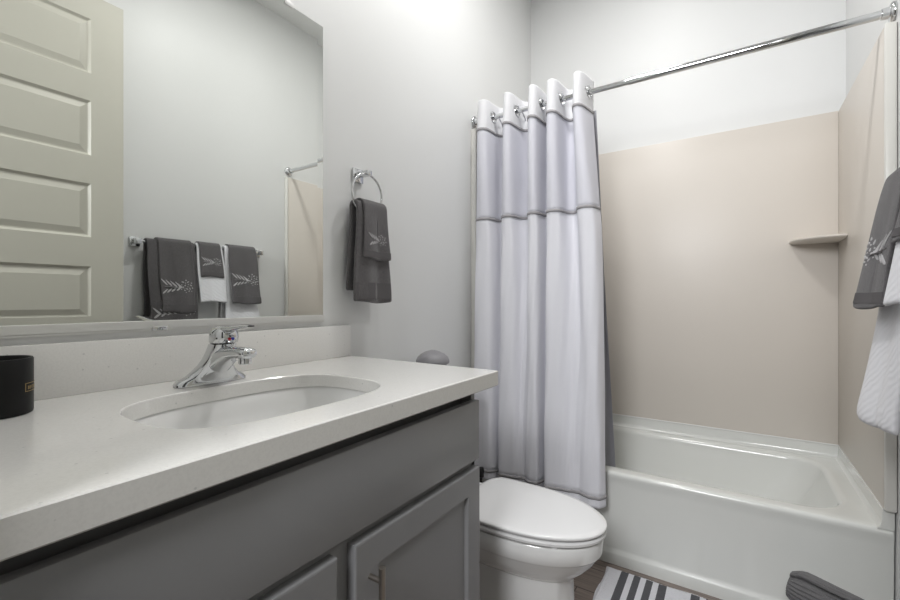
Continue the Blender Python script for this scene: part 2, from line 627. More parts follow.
def cloth(name, z0, z1, rows_, m, t, hole=False, off=0.0, zwave=0.0):
    bm = bmesh.new()
    g = []
    for r in range(rows_ + 1):
        z = z1 + (z0 - z1) * r / rows_
        g.append([bm.verts.new(Vector(curtain_pt(i, z)) + Vector((0, off, zwave * math.sin(i * .35)))) for i in range(NC)])
    for r in range(rows_):
        for i in range(NC - 1):
            f = (g[r][i], g[r][i + 1], g[r + 1][i + 1], g[r + 1][i])
            if hole:
                c = sum((v.co for v in f), Vector()) / 4
                if math.hypot(c.y - ROD_Y, c.z - ROD_Z) < 0.0215: continue
            bm.faces.new(f)
    o = finish(name, bm, m, cur, angle=180)
    return solid(o, t)


cloth('header_band', 1.926, CZT, 34, M['header'], 0.0022, hole=True)
cloth('sheer_panel', 1.490, 1.928, 20, M['sheer'], 0.0012)
cloth('lower_panel', 0.300, 1.494, 50, M['curtain'], 0.002)
cloth('hem_band', CZB, 0.302, 4, M['curtain'], 0.0032)
for zc in (1.926, 1.491):
    cloth('trim_braid', zc - 0.006, zc + 0.006, 2, M['braid'], 0.008)
cloth('trim_braid', 0.295, 0.308, 2, M['braid'], 0.007)
# grommet rings where the cloth passes the rod
prev = None
zr = ROD_Z
for i in range(NC - 1):
    p, q_ = Vector(curtain_pt(i, zr)), Vector(curtain_pt(i + 1, zr))
    if (p.y - ROD_Y) * (q_.y - ROD_Y) < 0:
        t = (ROD_Y - p.y) / (q_.y - p.y)
        c = p.lerp(q_, t)
        g_ = bmesh.new()
        torus(g_, (0, 0, 0), 0.0245, 0.0042, 'x', 32, 8)
        d = (q_ - p)
        nrm = Vector((d.y, -d.x, 0)).normalized()
        bmesh.ops.transform(g_, matrix=Matrix.Translation(c) @ nrm.to_track_quat('X', 'Z').to_matrix().to_4x4(), verts=g_.verts)
        finish('grommet_ring', g_, M['chrome'], cur)

# liner hanging inside the tub
lin = thing('shower_curtain_liner', (0.33, 1.95, 0.30), 'grey vinyl shower liner hanging behind the white curtain into the tub', 'shower liner')
lb = bmesh.new()
g = []
NL = 70
for r in range(41):
    t = r / 40
    z = 1.955 + (0.25 - 1.955) * t
    xe = 0.586 + (0.616 - 0.586) * min(1, t * 2.2) + 0.045 * max(0, t - 0.45) / 0.55
    row = []
    for i in range(NL):
        u = i / (NL - 1)
        x = 0.05 + t * 0.12 + (xe - 0.05 - t * 0.12) * u
        y = 1.972 + 0.055 * t + (0.008 + 0.006 * t) * math.sin(u * 40)
        row.append(lb.verts.new((x, y, z)))
    g.append(row)
for r in range(40):
    for i in range(NL - 1):
        lb.faces.new((g[r][i], g[r][i + 1], g[r + 1][i + 1], g[r + 1][i]))
solid(finish('liner_sheet', lb, M['liner'], lin, angle=180), 0.0012)
for k in range(9):
    x = 0.07 + k * 0.062
    hk = bmesh.new()
    y_ = 1.972 + 0.008 * math.sin((x - 0.05) / 0.535 * 40)
    tube(hk, [(x, ROD_Y + 0.017, 2.012), (x, ROD_Y + 0.026, 2.000), (x, y_, 1.965), (x, y_, 1.945)], 0.0025, 8)
    finish('liner_strap', hk, M['liner'], lin)

# ------------------------------------------------------------------ vanity
VY0, VY1 = 0.052, 0.985
VX = 0.535
van = thing('vanity_cabinet', (0.27, 0.52, 0), 'grey painted bathroom vanity cabinet under the white countertop', 'cabinet')
vb = bmesh.new()
box(vb, 0.003, VX, VY1 - 0.018, VY1, 0.0, 0.871, bev=0.0015)
box(vb, 0.003, VX, VY0, VY0 + 0.018, 0.0, 0.871)
box(vb, 0.003, 0.015, VY0, VY1, 0.09, 0.871)
box(vb, 0.003, VX, VY0, VY1, 0.09, 0.108)
# face frame
box(vb, VX - 0.05, VX - 0.034, VY0 + 0.0005, VY1 - 0.0005, 0.80, 0.8705)
box(vb, VX - 0.02, VX, VY0 + 0.0005, VY1 - 0.0005, 0.66, 0.72)
box(vb, VX - 0.021, VX - 0.001, 0.44, 0.59, 0.10, 0.79)
box(vb, VX - 0.021, VX - 0.001, VY0 + 0.001, VY0 + 0.04, 0.10, 0.79)
box(vb, VX - 0.021, VX - 0.001, VY1 - 0.04, VY1 - 0.001, 0.10, 0.79)
box(vb, VX - 0.02, VX - 0.0003, VY0 + 0.0005, VY1 - 0.0005, 0.091, 0.13)
finish('carcass', vb, M['cabinet'], van, smooth=False)
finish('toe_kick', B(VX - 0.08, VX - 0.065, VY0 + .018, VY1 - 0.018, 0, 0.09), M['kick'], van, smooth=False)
finish('false_drawer_front', B(VX + 0.0005, VX + 0.020, VY0 + 0.003, 0.975, 0.690, 0.842, bev=0.002), M['cabinet'], van)


def shaker(y0, y1, z0, z1, pull_y):
    bm = bmesh.new()
    x0, x1 = VX + 0.0005, VX + 0.021
    st = 0.058
    fr = [[(x0, y0, z0), (x0, y1, z0), (x0, y1, z1), (x0, y0, z1)]]
    def lp(x, s): return [(x, y0 + s, z0 + s), (x, y1 - s, z0 + s), (x, y1 - s, z1 - s), (x, y0 + s, z1 - s)]
    loft(bm, [lp(x0, 0), lp(x1 - 0.003, 0), lp(x1 - 0.0008, 0.0012), lp(x1, 0.004), lp(x1, st), lp(x1 - 0.009, st + 0.004)])
    o = finish('door', bm, M['cabinet'], van, smooth=False)
    hb = bmesh.new()
    hx = x1 + 0.030
    tube(hb, [(hx, pull_y, z1 - 0.045), (hx, pull_y, z1 - 0.045 - 0.155)], 0.006, 16)
    for zz in (z1 - 0.071, z1 - 0.045 - 0.128):
        tube(hb, [(x1 - 0.001, pull_y, zz), (hx, pull_y, zz)], 0.0048, 12)
    tag(finish('handle', hb, M['nickel'], o), 'brushed nickel bar pull')
    return o


shaker(0.537, 0.977, 0.115, 0.669, 0.573)
shaker(VY0 + 0.003, 0.497, 0.115, 0.669, 0.461)

# ------------------------------------------------------------------ countertop with sink cut-out
CT = 0.9126
top = thing('countertop', (0.29, 0.54, 0.872), 'white speckled quartz countertop with backsplash on the grey vanity', 'countertop')
SX0, SX1, SYA, SYB, SR = 0.168, 0.495, 0.288, 0.745, 0.13


def sink_loop(z, grow=0.0, n=64, sy=0.0):
    cxs, cys = (SX0 + SX1) / 2, (SYA + SYB) / 2 + sy
    a, b = (SX1 - SX0) / 2 + grow, (SYB - SYA) / 2 + grow
    pts = []
    for k in range(n):
        t = 2 * PI * k / n
        ex = 2 / 3.1
        pts.append((cxs + a * math.copysign(abs(math.cos(t)) ** ex, math.cos(t)),
                    cys + b * math.copysign(abs(math.sin(t)) ** ex, math.sin(t)), z))
    return pts


cb = bmesh.new()
cx0_, cx1_, cy0_, cy1_ = 0.003, 0.580, 0.048, 1.033
cyc = (SYA + SYB) / 2
cxc = (SX0 + SX1) / 2


def outer_loop(z, inset=0.0):
    """points on the slab outline hit by rays from the sink centre, same angles as sink_loop"""
    pts = []
    for p in sink_loop(z):
        d = Vector((p[0] - cxc, p[1] - cyc))
        ts = []
        if d.x > 1e-9: ts.append((cx1_ - inset - cxc) / d.x)
        if d.x < -1e-9: ts.append((cx0_ + inset - cxc) / d.x)
        if d.y > 1e-9: ts.append((cy1_ - inset - cyc) / d.y)
        if d.y < -1e-9: ts.append((cy0_ + inset - cyc) / d.y)
        t = min(ts)
        pts.append([cxc + d.x * t, cyc + d.y * t, z])
    for cxx in (cx0_ + inset, cx1_ - inset):
        for cyy in (cy0_ + inset, cy1_ - inset):
            j = min(range(len(pts)), key=lambda i: (pts[i][0] - cxx) ** 2 + (pts[i][1] - cyy) ** 2)
            pts[j] = [cxx, cyy, z]
    return pts


loops = [sink_loop(CT - 0.0305), sink_loop(CT - 0.002), sink_loop(CT, 0.002), outer_loop(CT, 0.0025), outer_loop(CT - 0.0025), outer_loop(CT - 0.0380), outer_loop(CT - 0.0405, 0.0025), outer_loop(CT - 0.0405, 0.020), outer_loop(CT - 0.0310, 0.022), sink_loop(CT - 0.0310, 0.001)]
loft(cb, loops, False, False)
finish('slab', cb, M['quartz'], top, angle=25)
finish('backsplash', B(0.003, 0.021, cy0_, cy1_ - 0.001, CT, 1.017, bev=0.0015), M['quartz'], top)

sink = thing('sink_basin', ((SX0 + SX1) / 2, cyc, 0.72), 'white oval undermount sink basin set into the quartz countertop', 'sink')
sb = bmesh.new()
Ls = [sink_loop(0.881, 0.022), sink_loop(0.881, 0.004)]
for z, gr in ((0.876, 0.001), (0.850, -0.006), (0.815, -0.018), (0.785, -0.038), (0.765, -0.066), (0.754, -0.10), (0.748, -0.135), (0.745, -0.15)):
    Ls.append(sink_loop(z, gr))
Ls2 = [sink_loop(0.735, -0.14), sink_loop(0.76, -0.045), sink_loop(0.80, -0.012), sink_loop(0.868, 0.016), sink_loop(0.876, 0.022)]
loft(sb, Ls + Ls2 + [Ls[0]], False, False)
sb.faces.new([sb.verts.new(p) for p in sink_loop(0.745, -0.15)])
sb.faces.new([sb.verts.new(p) for p in sink_loop(0.735, -0.14)])
bmesh.ops.remove_doubles(sb, verts=sb.verts, dist=0.0003)
finish('bowl', sb, M['porcelain'], sink, angle=50)
d_ = bmesh.new()
lathe(d_, [(0, 0.0005), (0.021, 0.0005), (0.021, 0.004), (0.015, 0.005), (0, 0.003)], (cxc, cyc, 0.745), 24)
finish('drain', d_, M['chrome'], sink)

# ------------------------------------------------------------------ faucet
FX, FY = 0.116, 0.517
fau = thing('sink_faucet', (FX, FY, CT), 'chrome single-lever faucet behind the sink on the white countertop', 'faucet')
fb = bmesh.new()
def sup(cx, cy, a, b, z, n=32, ex=2.6):
    return [(cx + a * math.copysign(abs(math.cos(2 * PI * k / n)) ** (2 / ex), math.cos(2 * PI * k / n)),
             cy + b * math.copysign(abs(math.sin(2 * PI * k / n)) ** (2 / ex), math.sin(2 * PI * k / n)), z) for k in range(n)]
# base plate sweeping up to the column
prof = [(0.0006, 0.026, 0.079, 0), (0.006, 0.026, 0.079, 0), (0.012, 0.0255, 0.074, 0), (0.020, 0.026, 0.058, 0.004), (0.032, 0.026, 0.045, 0.010),
        (0.045, 0.026, 0.036, 0.018), (0.058, 0.0265, 0.0305, 0.027), (0.072, 0.027, 0.028, 0.036), (0.084, 0.0275, 0.0268, 0.043), (0.092, 0.0265, 0.0258, 0.046)]
loft(fb, [sup(FX + o_, FY, a, b, CT + z) for z, a, b, o_ in prof])
finish('faucet_body', fb, M['chrome'], fau, angle=60)
# spout: rounded section lofted along +x
spb = bmesh.new()
def sect(x, zc, hw, hz, tilt=0.0, n=24):
    pts = []
    for k in range(n):
        t = 2 * PI * k / n
        v = hw * math.copysign(abs(math.cos(t)) ** 0.75, math.cos(t))
        w = hz * math.copysign(abs(math.sin(t)) ** 0.75, math.sin(t))
        pts.append((x - w * math.sin(tilt), FY + v, zc + w * math.cos(tilt)))
    return pts
SPN = [(0.150, 0.052, 0.026, 0.026, 0.5), (0.175, 0.064, 0.024, 0.021, 0.35), (0.200, 0.072, 0.022, 0.016, 0.2), (0.225, 0.076, 0.020, 0.0125, 0.08), (0.252, 0.077, 0.0188, 0.0115, 0.0),
       (0.264, 0.0765, 0.0178, 0.0105, 0.0), (0.268, 0.0765, 0.015, 0.008, 0.0)]
loft(spb, [sect(x, CT + z, hw, hz, tl) for x, z, hw, hz, tl in SPN])
so = finish('spout', spb, M['chrome'], fau, angle=60)
ab = bmesh.new()
lathe(ab, [(0, 0.004), (0.0125, 0.004), (0.0125, -0.009), (0.0105, -0.011), (0, -0.011)], (0.250, FY, CT + 0.064), 24)
finish('aerator', ab, M['chrome'], so)
# handle cap and lever
hb = bmesh.new()
loft(hb, [sup(FX + o_, FY, a, b, CT + z) for z, a, b, o_ in
          [(0.0925, 0.022, 0.0225, 0.047), (0.096, 0.0285, 0.0265, 0.050), (0.108, 0.029, 0.027, 0.052), (0.118, 0.027, 0.0255, 0.052), (0.126, 0.022, 0.022, 0.051), (0.130, 0.012, 0.013, 0.050)]])
LVN = [(0.160, 0.120, 0.017, 0.008, 0), (0.180, 0.1235, 0.017, 0.007, 0), (0.205, 0.1265, 0.0145, 0.005, 0), (0.235, 0.130, 0.012, 0.004, 0), (0.262, 0.133, 0.0105, 0.0035, 0), (0.272, 0.134, 0.008, 0.002, 0)]
loft(hb, [sect(x, CT + z, hw, hz, tl) for x, z, hw, hz, tl in LVN])
ho = finish('lever_handle', hb, M['chrome'], fau, angle=60)
for sgn, mm in ((-1, 'red'), (1, 'blue')):
    ib = bmesh.new()
    lathe(ib, [(0, 0), (0.0032, 0), (0.0032, 0.0016), (0, 0.0018)], (FX + 0.0806, FY + sgn * 0.0036, CT + 0.104), 16, 'x')
    tag(finish('temperature_dot', ib, M[mm], ho), mm + ' temperature dot')

# ------------------------------------------------------------------ black candle jar
JX, JY, JR, JH = 0.104, 0.1705, 0.050, 0.092
jar = thing('candle_jar', (JX, JY, CT), 'black cylindrical jar with small gold label on the countertop', 'jar')
jb = bmesh.new()
lathe(jb, [(0, 0.0), (JR - 0.003, 0.0), (JR - 0.0008, 0.001), (JR, 0.004), (JR, JH - 0.002), (JR - 0.0012, JH), (JR - 0.003, JH), (JR - 0.004, JH - 0.002), (JR - 0.004, 0.010), (0, 0.010)], (JX, JY, CT + 0.0006), 64)
finish('jar_body', jb, M['black'], jar)
finish('wax_fill', lathe(bmesh.new(), [(0, 0.0101), (JR - 0.0045, 0.0101), (JR - 0.0045, 0.060), (0, 0.058)], (JX, JY, CT), 40), M['wax'], jar)
gb = bmesh.new()
def patch(bm, a0, a1, z0, z1):
    n = max(2, int((a1 - a0) / 0.03) + 1)
    lo = []
    for r_ in (JR + 0.0001, JR + 0.0005):
        for z in (z0, z1):
            lo.append([(JX + r_ * math.cos(a0 + (a1 - a0) * i / n), JY + r_ * math.sin(a0 + (a1 - a0) * i / n), CT + z) for i in range(n + 1)])
    A, Bq, Cc, D = [[bm.verts.new(p) for p in l] for l in lo]
    for i in range(n):
        for P, Q in ((A, Bq), (Bq, D), (D, Cc), (Cc, A)):
            bm.faces.new((P[i], P[i + 1], Q[i + 1], Q[i]))
LA0, LA1, LZ0, LZ1 = math.radians(40), math.radians(88), 0.0375, 0.0515
patch(gb, LA0, LA1, LZ0, LZ0 + 0.0009); patch(gb, LA0, LA1, LZ1 - 0.0009, LZ1)
patch(gb, LA0, LA0 + 0.02, LZ0, LZ1); patch(gb, LA1 - 0.02, LA1, LZ0, LZ1)
for k in range(7):
    a = LA0 + 0.11 + k * 0.10
    patch(gb, a, a + 0.022, 0.041, 0.0465)
    patch(gb, a, a + 0.06, 0.0457, 0.0465)
    if k % 2: patch(gb, a, a + 0.06, 0.0435, 0.0442)
    if k % 3 == 0: patch(gb, a + 0.04, a + 0.06, 0.041, 0.0465)
tag(finish('gold_label', gb, M['gold'], jar, smooth=False), 'tiny gold framed label print')

# ------------------------------------------------------------------ mirror
MY0, MY1, MZ0, MZ1 = 0.075, 0.927, 1.046, 1.978
mir = thing('wall_mirror', (0.003, 0.5, MZ0), 'large frameless wall mirror above the countertop backsplash', 'mirror')
mb = bmesh.new()
def ml(x, s): return [(x, MY0 + s, MZ0 + s), (x, MY1 - s, MZ0 + s), (x, MY1 - s, MZ1 - s), (x, MY0 + s, MZ1 - s)]
loft(mb, [ml(0.0056, 0.0), ml(0.006, 0.022)], False, True)
finish('mirror_glass', mb, M['mirror'], mir, smooth=False)
mb = bmesh.new()
loft(mb, [ml(0.001, 0.0), ml(0.0055, 0.0)], True, False)
finish('mirror_edge', mb, M['mirror_edge'], mir, smooth=False)
ch = bmesh.new()
box(ch, 0.001, 0.0035, MY0, MY1 + 0.002, 1.030, MZ0)
box(ch, 0.0062, 0.0105, MY0, MY1 + 0.002, 1.034, 1.054, bev=0.001)
box(ch, 0.001, 0.0105, MY0, MY1 + 0.002, 1.032, 1.036)
finish('bottom_channel', ch, M['channel'], mir, smooth=False)
for yc_ in (0.800, 0.28):
    finish('top_clip', B(0.001, 0.009, yc_ - 0.016, yc_ + 0.016, MZ1 - 0.006, MZ1 + 0.010, bev=0.002), M['trim'], mir)
for yc_ in (0.455,):
    finish('bottom_clip', B(0.0107, 0.0125, yc_ - 0.016, yc_ + 0.016, 1.032, 1.040, bev=0.0006), M['chrome'], mir)

# ------------------------------------------------------------------ draped towels
class Drape:
    """cloth folded over a bar that runs along y.  sgn=+1: room is +x, -1: room is -x"""
    def __init__(s, xbar, zbar, sgn, R, y0, y1, fdrop, bdrop, flare, seed, spread=0.0, wave=0.004, fr=55):
        s.__dict__.update(locals())

    def half(s, drop):
        return s.spread * max(0, drop)

    def fx(s, y, drop):
        w = s.wave * min(1, max(0, drop) / 0.15) * math.sin(y * s.fr + s.seed)
        return s.xbar + s.sgn * (s.R + s.flare(y, max(0, drop)) + w)

    def front(s, y, z):
        return s.fx(y, s.zbar - z)

    def build(s, name, m, parent, t, ny=26, band=None, hem=0.004):
        bm = bmesh.new()
        prof = []
        nf = 26
        for k in range(nf):
            prof.append(('f', s.fdrop * (1 - k / nf)))
        for k in range(9):
            prof.append(('a', PI * k / 8))
        for k in range(1, 15):
            prof.append(('b', s.bdrop * k / 14))
        g = []
        rnd = random.Random(s.seed)
        ph = [rnd.uniform(0, 6) for _ in range(3)]
        for kind, v in prof:
            row = []
            drop = v if kind in 'fb' else 0
            h = s.half(drop)
            for i in range(ny + 1):
                u = i / ny
                y = (s.y0 - h) + (s.y1 - s.y0 + 2 * h) * u
                sag = hem * math.sin(u * 5 + ph[0]) * (drop / max(0.05, s.fdrop)) if kind == 'f' else 0
                if kind == 'f':
                    x, z = s.fx(y, v), s.zbar - v + sag
                elif kind == 'a':
                    x = s.xbar + s.sgn * s.R * math.cos(v)
                    z = s.zbar + s.R * math.sin(v) * 0.9
                else:
                    x, z = s.xbar - s.sgn * s.R, s.zbar - v
                y2 = y + 0.003 * math.sin(drop * 17 + ph[1]) * (1 if u > .5 else -1) * (drop > 0)
                row.append(bm.verts.new((x, y2, z)))
            g.append(row)
        for a, b in zip(g, g[1:]):
            for i in range(ny):
                bm.faces.new((a[i], a[i + 1], b[i + 1], b[i]))
        o = finish(name, bm, m, parent, angle=180)
        solid(o, t)
        md = o.modifiers.new('soft', 'SUBSURF')
        md.levels = 1
        md.render_levels = 1
        return o


def sprig(D, yc, zc, size, parent, t, flip=1):
    """embroidered leaf sprig lying on the front of drape D"""
    bm = bmesh.new()

    def leaf(cy, cz, ang, ln, wd):
        n = 10
        lo, hi = [], []
        for k in range(n):
            a = 2 * PI * k / n
            u = ln * math.cos(a)
            v = wd * math.sin(a) * (1 - 0.35 * math.cos(a))
            y = cy + (u * math.cos(ang) - v * math.sin(ang)) * flip
            z = cz + u * math.sin(ang) + v * math.cos(ang)
            x = D.front(y, z) + D.sgn * (t / 2 - 0.0005)
            lo.append((x, y, z)); hi.append((x + D.sgn * 0.002, y, z))
        loft(bm, [lo, hi])
    s = size
    for i in range(4):
        cy_ = -0.80 + 0.30 * i
        leaf(yc + s * (cy_ - 0.06) * flip, zc + s * (0.34 - 0.06 * i), 2.35, 0.30 * s, 0.045 * s)
        leaf(yc + s * (cy_ - 0.02) * flip, zc + s * (-0.30 + 0.07 * i), 0.75, 0.24 * s, 0.050 * s)
    leaf(yc - 0.15 * s * flip, zc - 0.02 * s, -0.08, 0.80 * s, 0.014 * s)
    rnd = random.Random(int(yc * 1000))
    for i in range(20):
        a = i * 2.4
        r = 0.115 * s * math.sqrt(i + 0.5)
        leaf(yc + (0.55 * s + r * math.cos(a)) * flip, zc + 0.04 * s + 0.9 * r * math.sin(a), rnd.uniform(0, 3), (0.03 + 0.03 * (i % 3)) * s, 0.034 * s)
    return tag(finish('embroidery', bm, M['thread'], parent, smooth=False), 'white embroidered leaf sprig')


def hemband(D, z0, z1, parent, t, m):
    """woven border strip across the front near the bottom hem"""
    bm = bmesh.new()
    n = 24
    h = D.half(D.zbar - (z0 + z1) / 2) - 0.003
    lo = []
    for x_off in (t / 2 - 0.0006, t / 2 + 0.0010):
        for z in (z0, z1):
            lo.append([(D.front(y, z) + D.sgn * x_off, y, z) for y in [(D.y0 - h) + (D.y1 - D.y0 + 2 * h) * i / n for i in range(n + 1)]])
    A, Bq, Cc, Dd = [[bm.verts.new(p) for p in l] for l in lo]
    for i in range(n):
        for P, Q in ((A, Bq), (Bq, Dd), (Dd, Cc), (Cc, A)):
            bm.faces.new((P[i], P[i + 1], Q[i + 1], Q[i]))
    finish('hem_band', bm, m, parent)


def towel(name, D, t, m, label, group, cat='towel', spr=None, band=None, flip=1):
    th = thing(name, (D.xbar, (D.y0 + D.y1) / 2, D.zbar - max(D.fdrop, D.bdrop)), label, cat, group)
    D.build('towel_cloth', m, th, t)
    if band: hemband(D, band[0], band[1], th, t, M['towel_band'])
    if spr: sprig(D, spr[0], spr[1], spr[2], th, t, flip)
    return th


# towel bar on the right wall
BX, BZ = 1.476, 1.408
barT = thing('towel_bar', (WD - 0.003, 1.30, BZ), 'chrome towel bar with square posts on the right wall holding six towels', 'towel bar')
finish('bar', B(BX - 0.006, BX + 0.006, 0.965, 1.648, BZ - 0.006, BZ + 0.006, bev=0.001), M['chrome'], barT)
for y in (0.962, 1.650):
    pb = bmesh.new()
    box(pb, WD - 0.010, WD - 0.001, y - 0.024, y + 0.024, BZ - 0.024, BZ + 0.024, bev=0.002)
    box(pb, BX - 0.012, WD - 0.009, y - 0.014, y + 0.014, BZ - 0.014, BZ + 0.014, bev=0.002)
    finish('post', pb, M['chrome'], barT)


def flareR(y, drop):
    if y < 1.22: A = 0.045
    elif y < 1.40: A = 0.045 + 0.018 * (y - 1.22) / 0.18
    else: A = 0.036 + 0.032 * min(1, (y - 1.40) / 0.2)
    k = min(1.0, drop / 0.34)
    return A * k ** 0.9


def flareW(y, drop):
    k = min(1.0, drop / 0.60)
    return flareR(y, 1.0) * (0.25 * k + 0.75 * k ** 2.2)


GR = 'towels hung on the towel bar'
D1 = Drape(BX, BZ, -1, 0.0175, 0.992, 1.232, 0.58, 0.52, flareR, 1)
towel('bath_towel', D1, 0.010, M['towel'], 'widest dark grey bath towel at the near end of the towel bar', GR, spr=(1.115, 1.005, 0.105))
D2 = Drape(BX, BZ, -1, 0.0285, 1.040, 1.214, 0.375, 0.25, flareR, 1)
towel('hand_towel', D2, 0.009, M['towel'], 'dark grey embroidered hand towel laid over the dark bath towel', GR, spr=(1.125, 1.172, 0.078), band=(1.048, 1.075))
D3 = Drape(BX, BZ, -1, 0.0185, 1.240, 1.388, 0.318, 0.25, flareR, 2)
towel('white_towel', D3, 0.013, M['white_towel'], 'short white ribbed towel at the middle of the towel bar', GR)
D4 = Drape(BX, BZ, -1, 0.0310, 1.250, 1.374, 0.175, 0.15, flareR, 2)
towel('washcloth', D4, 0.008, M['towel'], 'small dark grey embroidered washcloth over the short white towel', GR, cat='washcloth', spr=(1.312, 1.320, 0.052), band=(1.243, 1.262))
D5 = Drape(BX, BZ, -1, 0.0195, 1.402, 1.604, 0.628, 0.55, flareW, 4)
towel('white_towel', D5, 0.015, M['white_towel'], 'long white ribbed towel at the far end of the towel bar', GR)
D6 = Drape(BX, BZ, -1, 0.0335, 1.420, 1.597, 0.328, 0.25, flareR, 4)
towel('hand_towel', D6, 0.009, M['towel'], 'dark grey embroidered hand towel over the long white towel', GR, spr=(1.508, 1.222, 0.078), band=(1.092, 1.12))

# towel ring on the left wall
RX, RY, RZc, RR = 0.052, 1.080, 1.464, 0.071
ring = thing('towel_ring', (0.003, RY, RZc + RR), 'chrome towel ring on the left wall between mirror and shower', 'towel ring')
rb = bmesh.new()
torus(rb, (RX, RY, RZc), RR, 0.0042, 'x', 64, 12)
finish('ring', rb, M['chrome'], ring)
rb = bmesh.new()
box(rb, 0.001, 0.009, RY - 0.024, RY + 0.024, RZc + RR - 0.022, RZc + RR + 0.026, bev=0.002)
box(rb, 0.008, RX + 0.012, RY - 0.011, RY + 0.011, RZc + RR - 0.006, RZc + RR + 0.012, bev=0.003)
finish('mount', rb, M['chrome'], ring)


def flareL(y, drop): return 0.012 * min(1, drop / 0.3)


GR2 = 'towels hung in the towel ring'
E1 = Drape(RX, 1.418, 1, 0.0155, RY - 0.066, RY + 0.066, 0.325, 0.285, flareL, 3, spread=0.05, wave=0.0065, fr=64)
towel('hand_towel', E1, 0.011, M['towel'], 'dark grey hand towel hanging through the chrome towel ring', GR2, band=(1.104, 1.160))
E2 = Drape(RX, 1.418, 1, 0.0270, RY - 0.046, RY + 0.068, 0.178, 0.16, flareL, 3, spread=0.04, wave=0.0065, fr=64)
towel('washcloth', E2, 0.008, M['towel'], 'dark grey embroidered washcloth layered over the towel in the ring', GR2, cat='washcloth', spr=(1.092, 1.305, 0.042), band=(1.246, 1.266))

# ------------------------------------------------------------------ toilet
TYC = 1.333
toi = thing('toilet', (0.40, TYC, 0), 'white elongated toilet with closed lid between vanity and bathtub', 'toilet')


def egg(xb, xc, xf, hw, z, n=56, pb=0.6, pf=1.0):
    pts = []
    for k in range(n):
        t = 2 * PI * k / n
        c, s_ = math.cos(t), math.sin(t)
        if c >= 0:
            x = xc + (xf - xc) * c ** pf
            y = TYC + hw * math.copysign(abs(s_) ** 0.95, s_)
        else:
            x = xc - (xc - xb) * abs(c) ** pb
            y = TYC + hw * math.copysign(abs(s_) ** (0.95 - 0.25 * abs(c)), s_)
        pts.append((x, y, z))
    return pts


tbm = bmesh.new()
lv = [(0.0, .17, .44, .712, .110), (0.012, .17, .44, .712, .110), (0.022, .175, .44, .702, .102), (0.06, .18, .44, .696, .096), (0.14, .19, .44, .690, .092), (0.232, .19, .44, .688, .092),
      (0.240, .20, .45, .694, .102), (0.252, .20, .45, .706, .117), (0.272, .21, .46, .726, .134), (0.297, .22, .48, .748, .148), (0.320, .23, .49, .762, .157), (0.326, .23, .50, .765, .160), (0.331, .23, .50, .772, .164), (0.374, .23, .50, .776, .166), (0.380, .235, .50, .772, .162)]
loft(tbm, [egg(xb, xc, xf, hw, z) for z, xb, xc, xf, hw in lv])
box(tbm, 0.03, 0.30, TYC - 0.115, TYC + 0.115, 0.27, 0.380, bev=0.02, seg=3)
finish('bowl', tbm, M['porcelain'], toi, angle=45)
st = bmesh.new()
loft(st, [egg(.305, .50, .779, .165, .3870), egg(.300, .50, .784, .169, .390), egg(.300, .50, .785, .170, .397), egg(.305, .50, .780, .166, .4020)])
finish('seat', st, M['seat'], toi, angle=45)
ld = bmesh.new()
loft(ld, [egg(.318, .50, .781, .165, .4065, pb=0.22), egg(.315, .50, .786, .169, .409, pb=0.22), egg(.315, .50, .787, .170, .4150, pb=0.22), egg(.318, .50, .783, .167, .4185, pb=0.22), egg(.33, .50, .765, .153, .4205, pb=0.22), egg(.40, .50, .65, .08, .4215, pb=0.22)])
finish('lid', ld, M['seat'], toi, angle=60)
for s_ in (-1, 1):
    hg = bmesh.new()
    box(hg, 0.285, 0.318, TYC + s_ * 0.075 - 0.018, TYC + s_ * 0.075 + 0.018, 0.3795, 0.412, bev=0.006)
    finish('hinge', hg, M['seat'], toi)
for s_ in (-1, 1):
    finish('seat_bumper', B(0.66, 0.68, TYC + s_ * 0.12 - .006, TYC + s_ * 0.12 + .006, 0.3802, 0.3866), M['seat'], toi, smooth=False)
tk = bmesh.new()
loft(tk, [rrect(0.04, 0.205, TYC - 0.17, TYC + 0.17, 0.03, 0.3805), rrect(0.03, 0.215, TYC - 0.19, TYC + 0.19, 0.03, 0.42), rrect(0.022, 0.222, TYC - 0.205, TYC + 0.205, 0.03, 0.735)])
finish('tank', tk, M['porcelain'], toi, angle=50)
tk = bmesh.new()
loft(tk, [rrect(0.020, 0.226, TYC - 0.209, TYC + 0.209, 0.03, 0.7355), rrect(0.016, 0.232, TYC - 0.214, TYC + 0.214, 0.032, 0.742), rrect(0.016, 0.232, TYC - 0.214, TYC + 0.214, 0.032, 0.762), rrect(0.024, 0.224, TYC - 0.206, TYC + 0.206, 0.026, 0.770)])
finish('tank_lid', tk, M['porcelain'], toi, angle=50)
fl_ = bmesh.new()
lathe(fl_, [(0, 0), (0.013, 0), (0.013, 0.008), (0, 0.01)], (0.222, TYC - 0.15, 0.69), 20, 'x')
tube(fl_, [(0.236, TYC - 0.155, 0.69), (0.240, TYC - 0.12, 0.687), (0.240, TYC - 0.075, 0.683)], [0.006, 0.006, 0.007], 12)
finish('flush_lever', fl_, M['chrome'], toi)

# canister on the tank lid
can = thing('storage_canister', (0.118, 1.372, 0.770), 'grey canister with a domed lid peeking above the countertop on the toilet tank', 'canister')
cb_ = bmesh.new()
lathe(cb_, [(0, 0.0005), (0.052, 0.0005), (0.055, 0.004), (0.055, 0.084), (0, 0.084)], (0.118, 1.372, 0.770), 40)
finish('canister_body', cb_, M['canister'], can)
cb_ = bmesh.new()
lathe(cb_, [(0, 0.0845), (0.064, 0.0845), (0.066, 0.088), (0.0655, 0.096), (0.060, 0.108), (0.047, 0.120), (0.028, 0.130), (0.010, 0.135), (0, 0.136)], (0.118, 1.372, 0.770), 48)
finish('canister_lid', cb_, M['canister'], can)

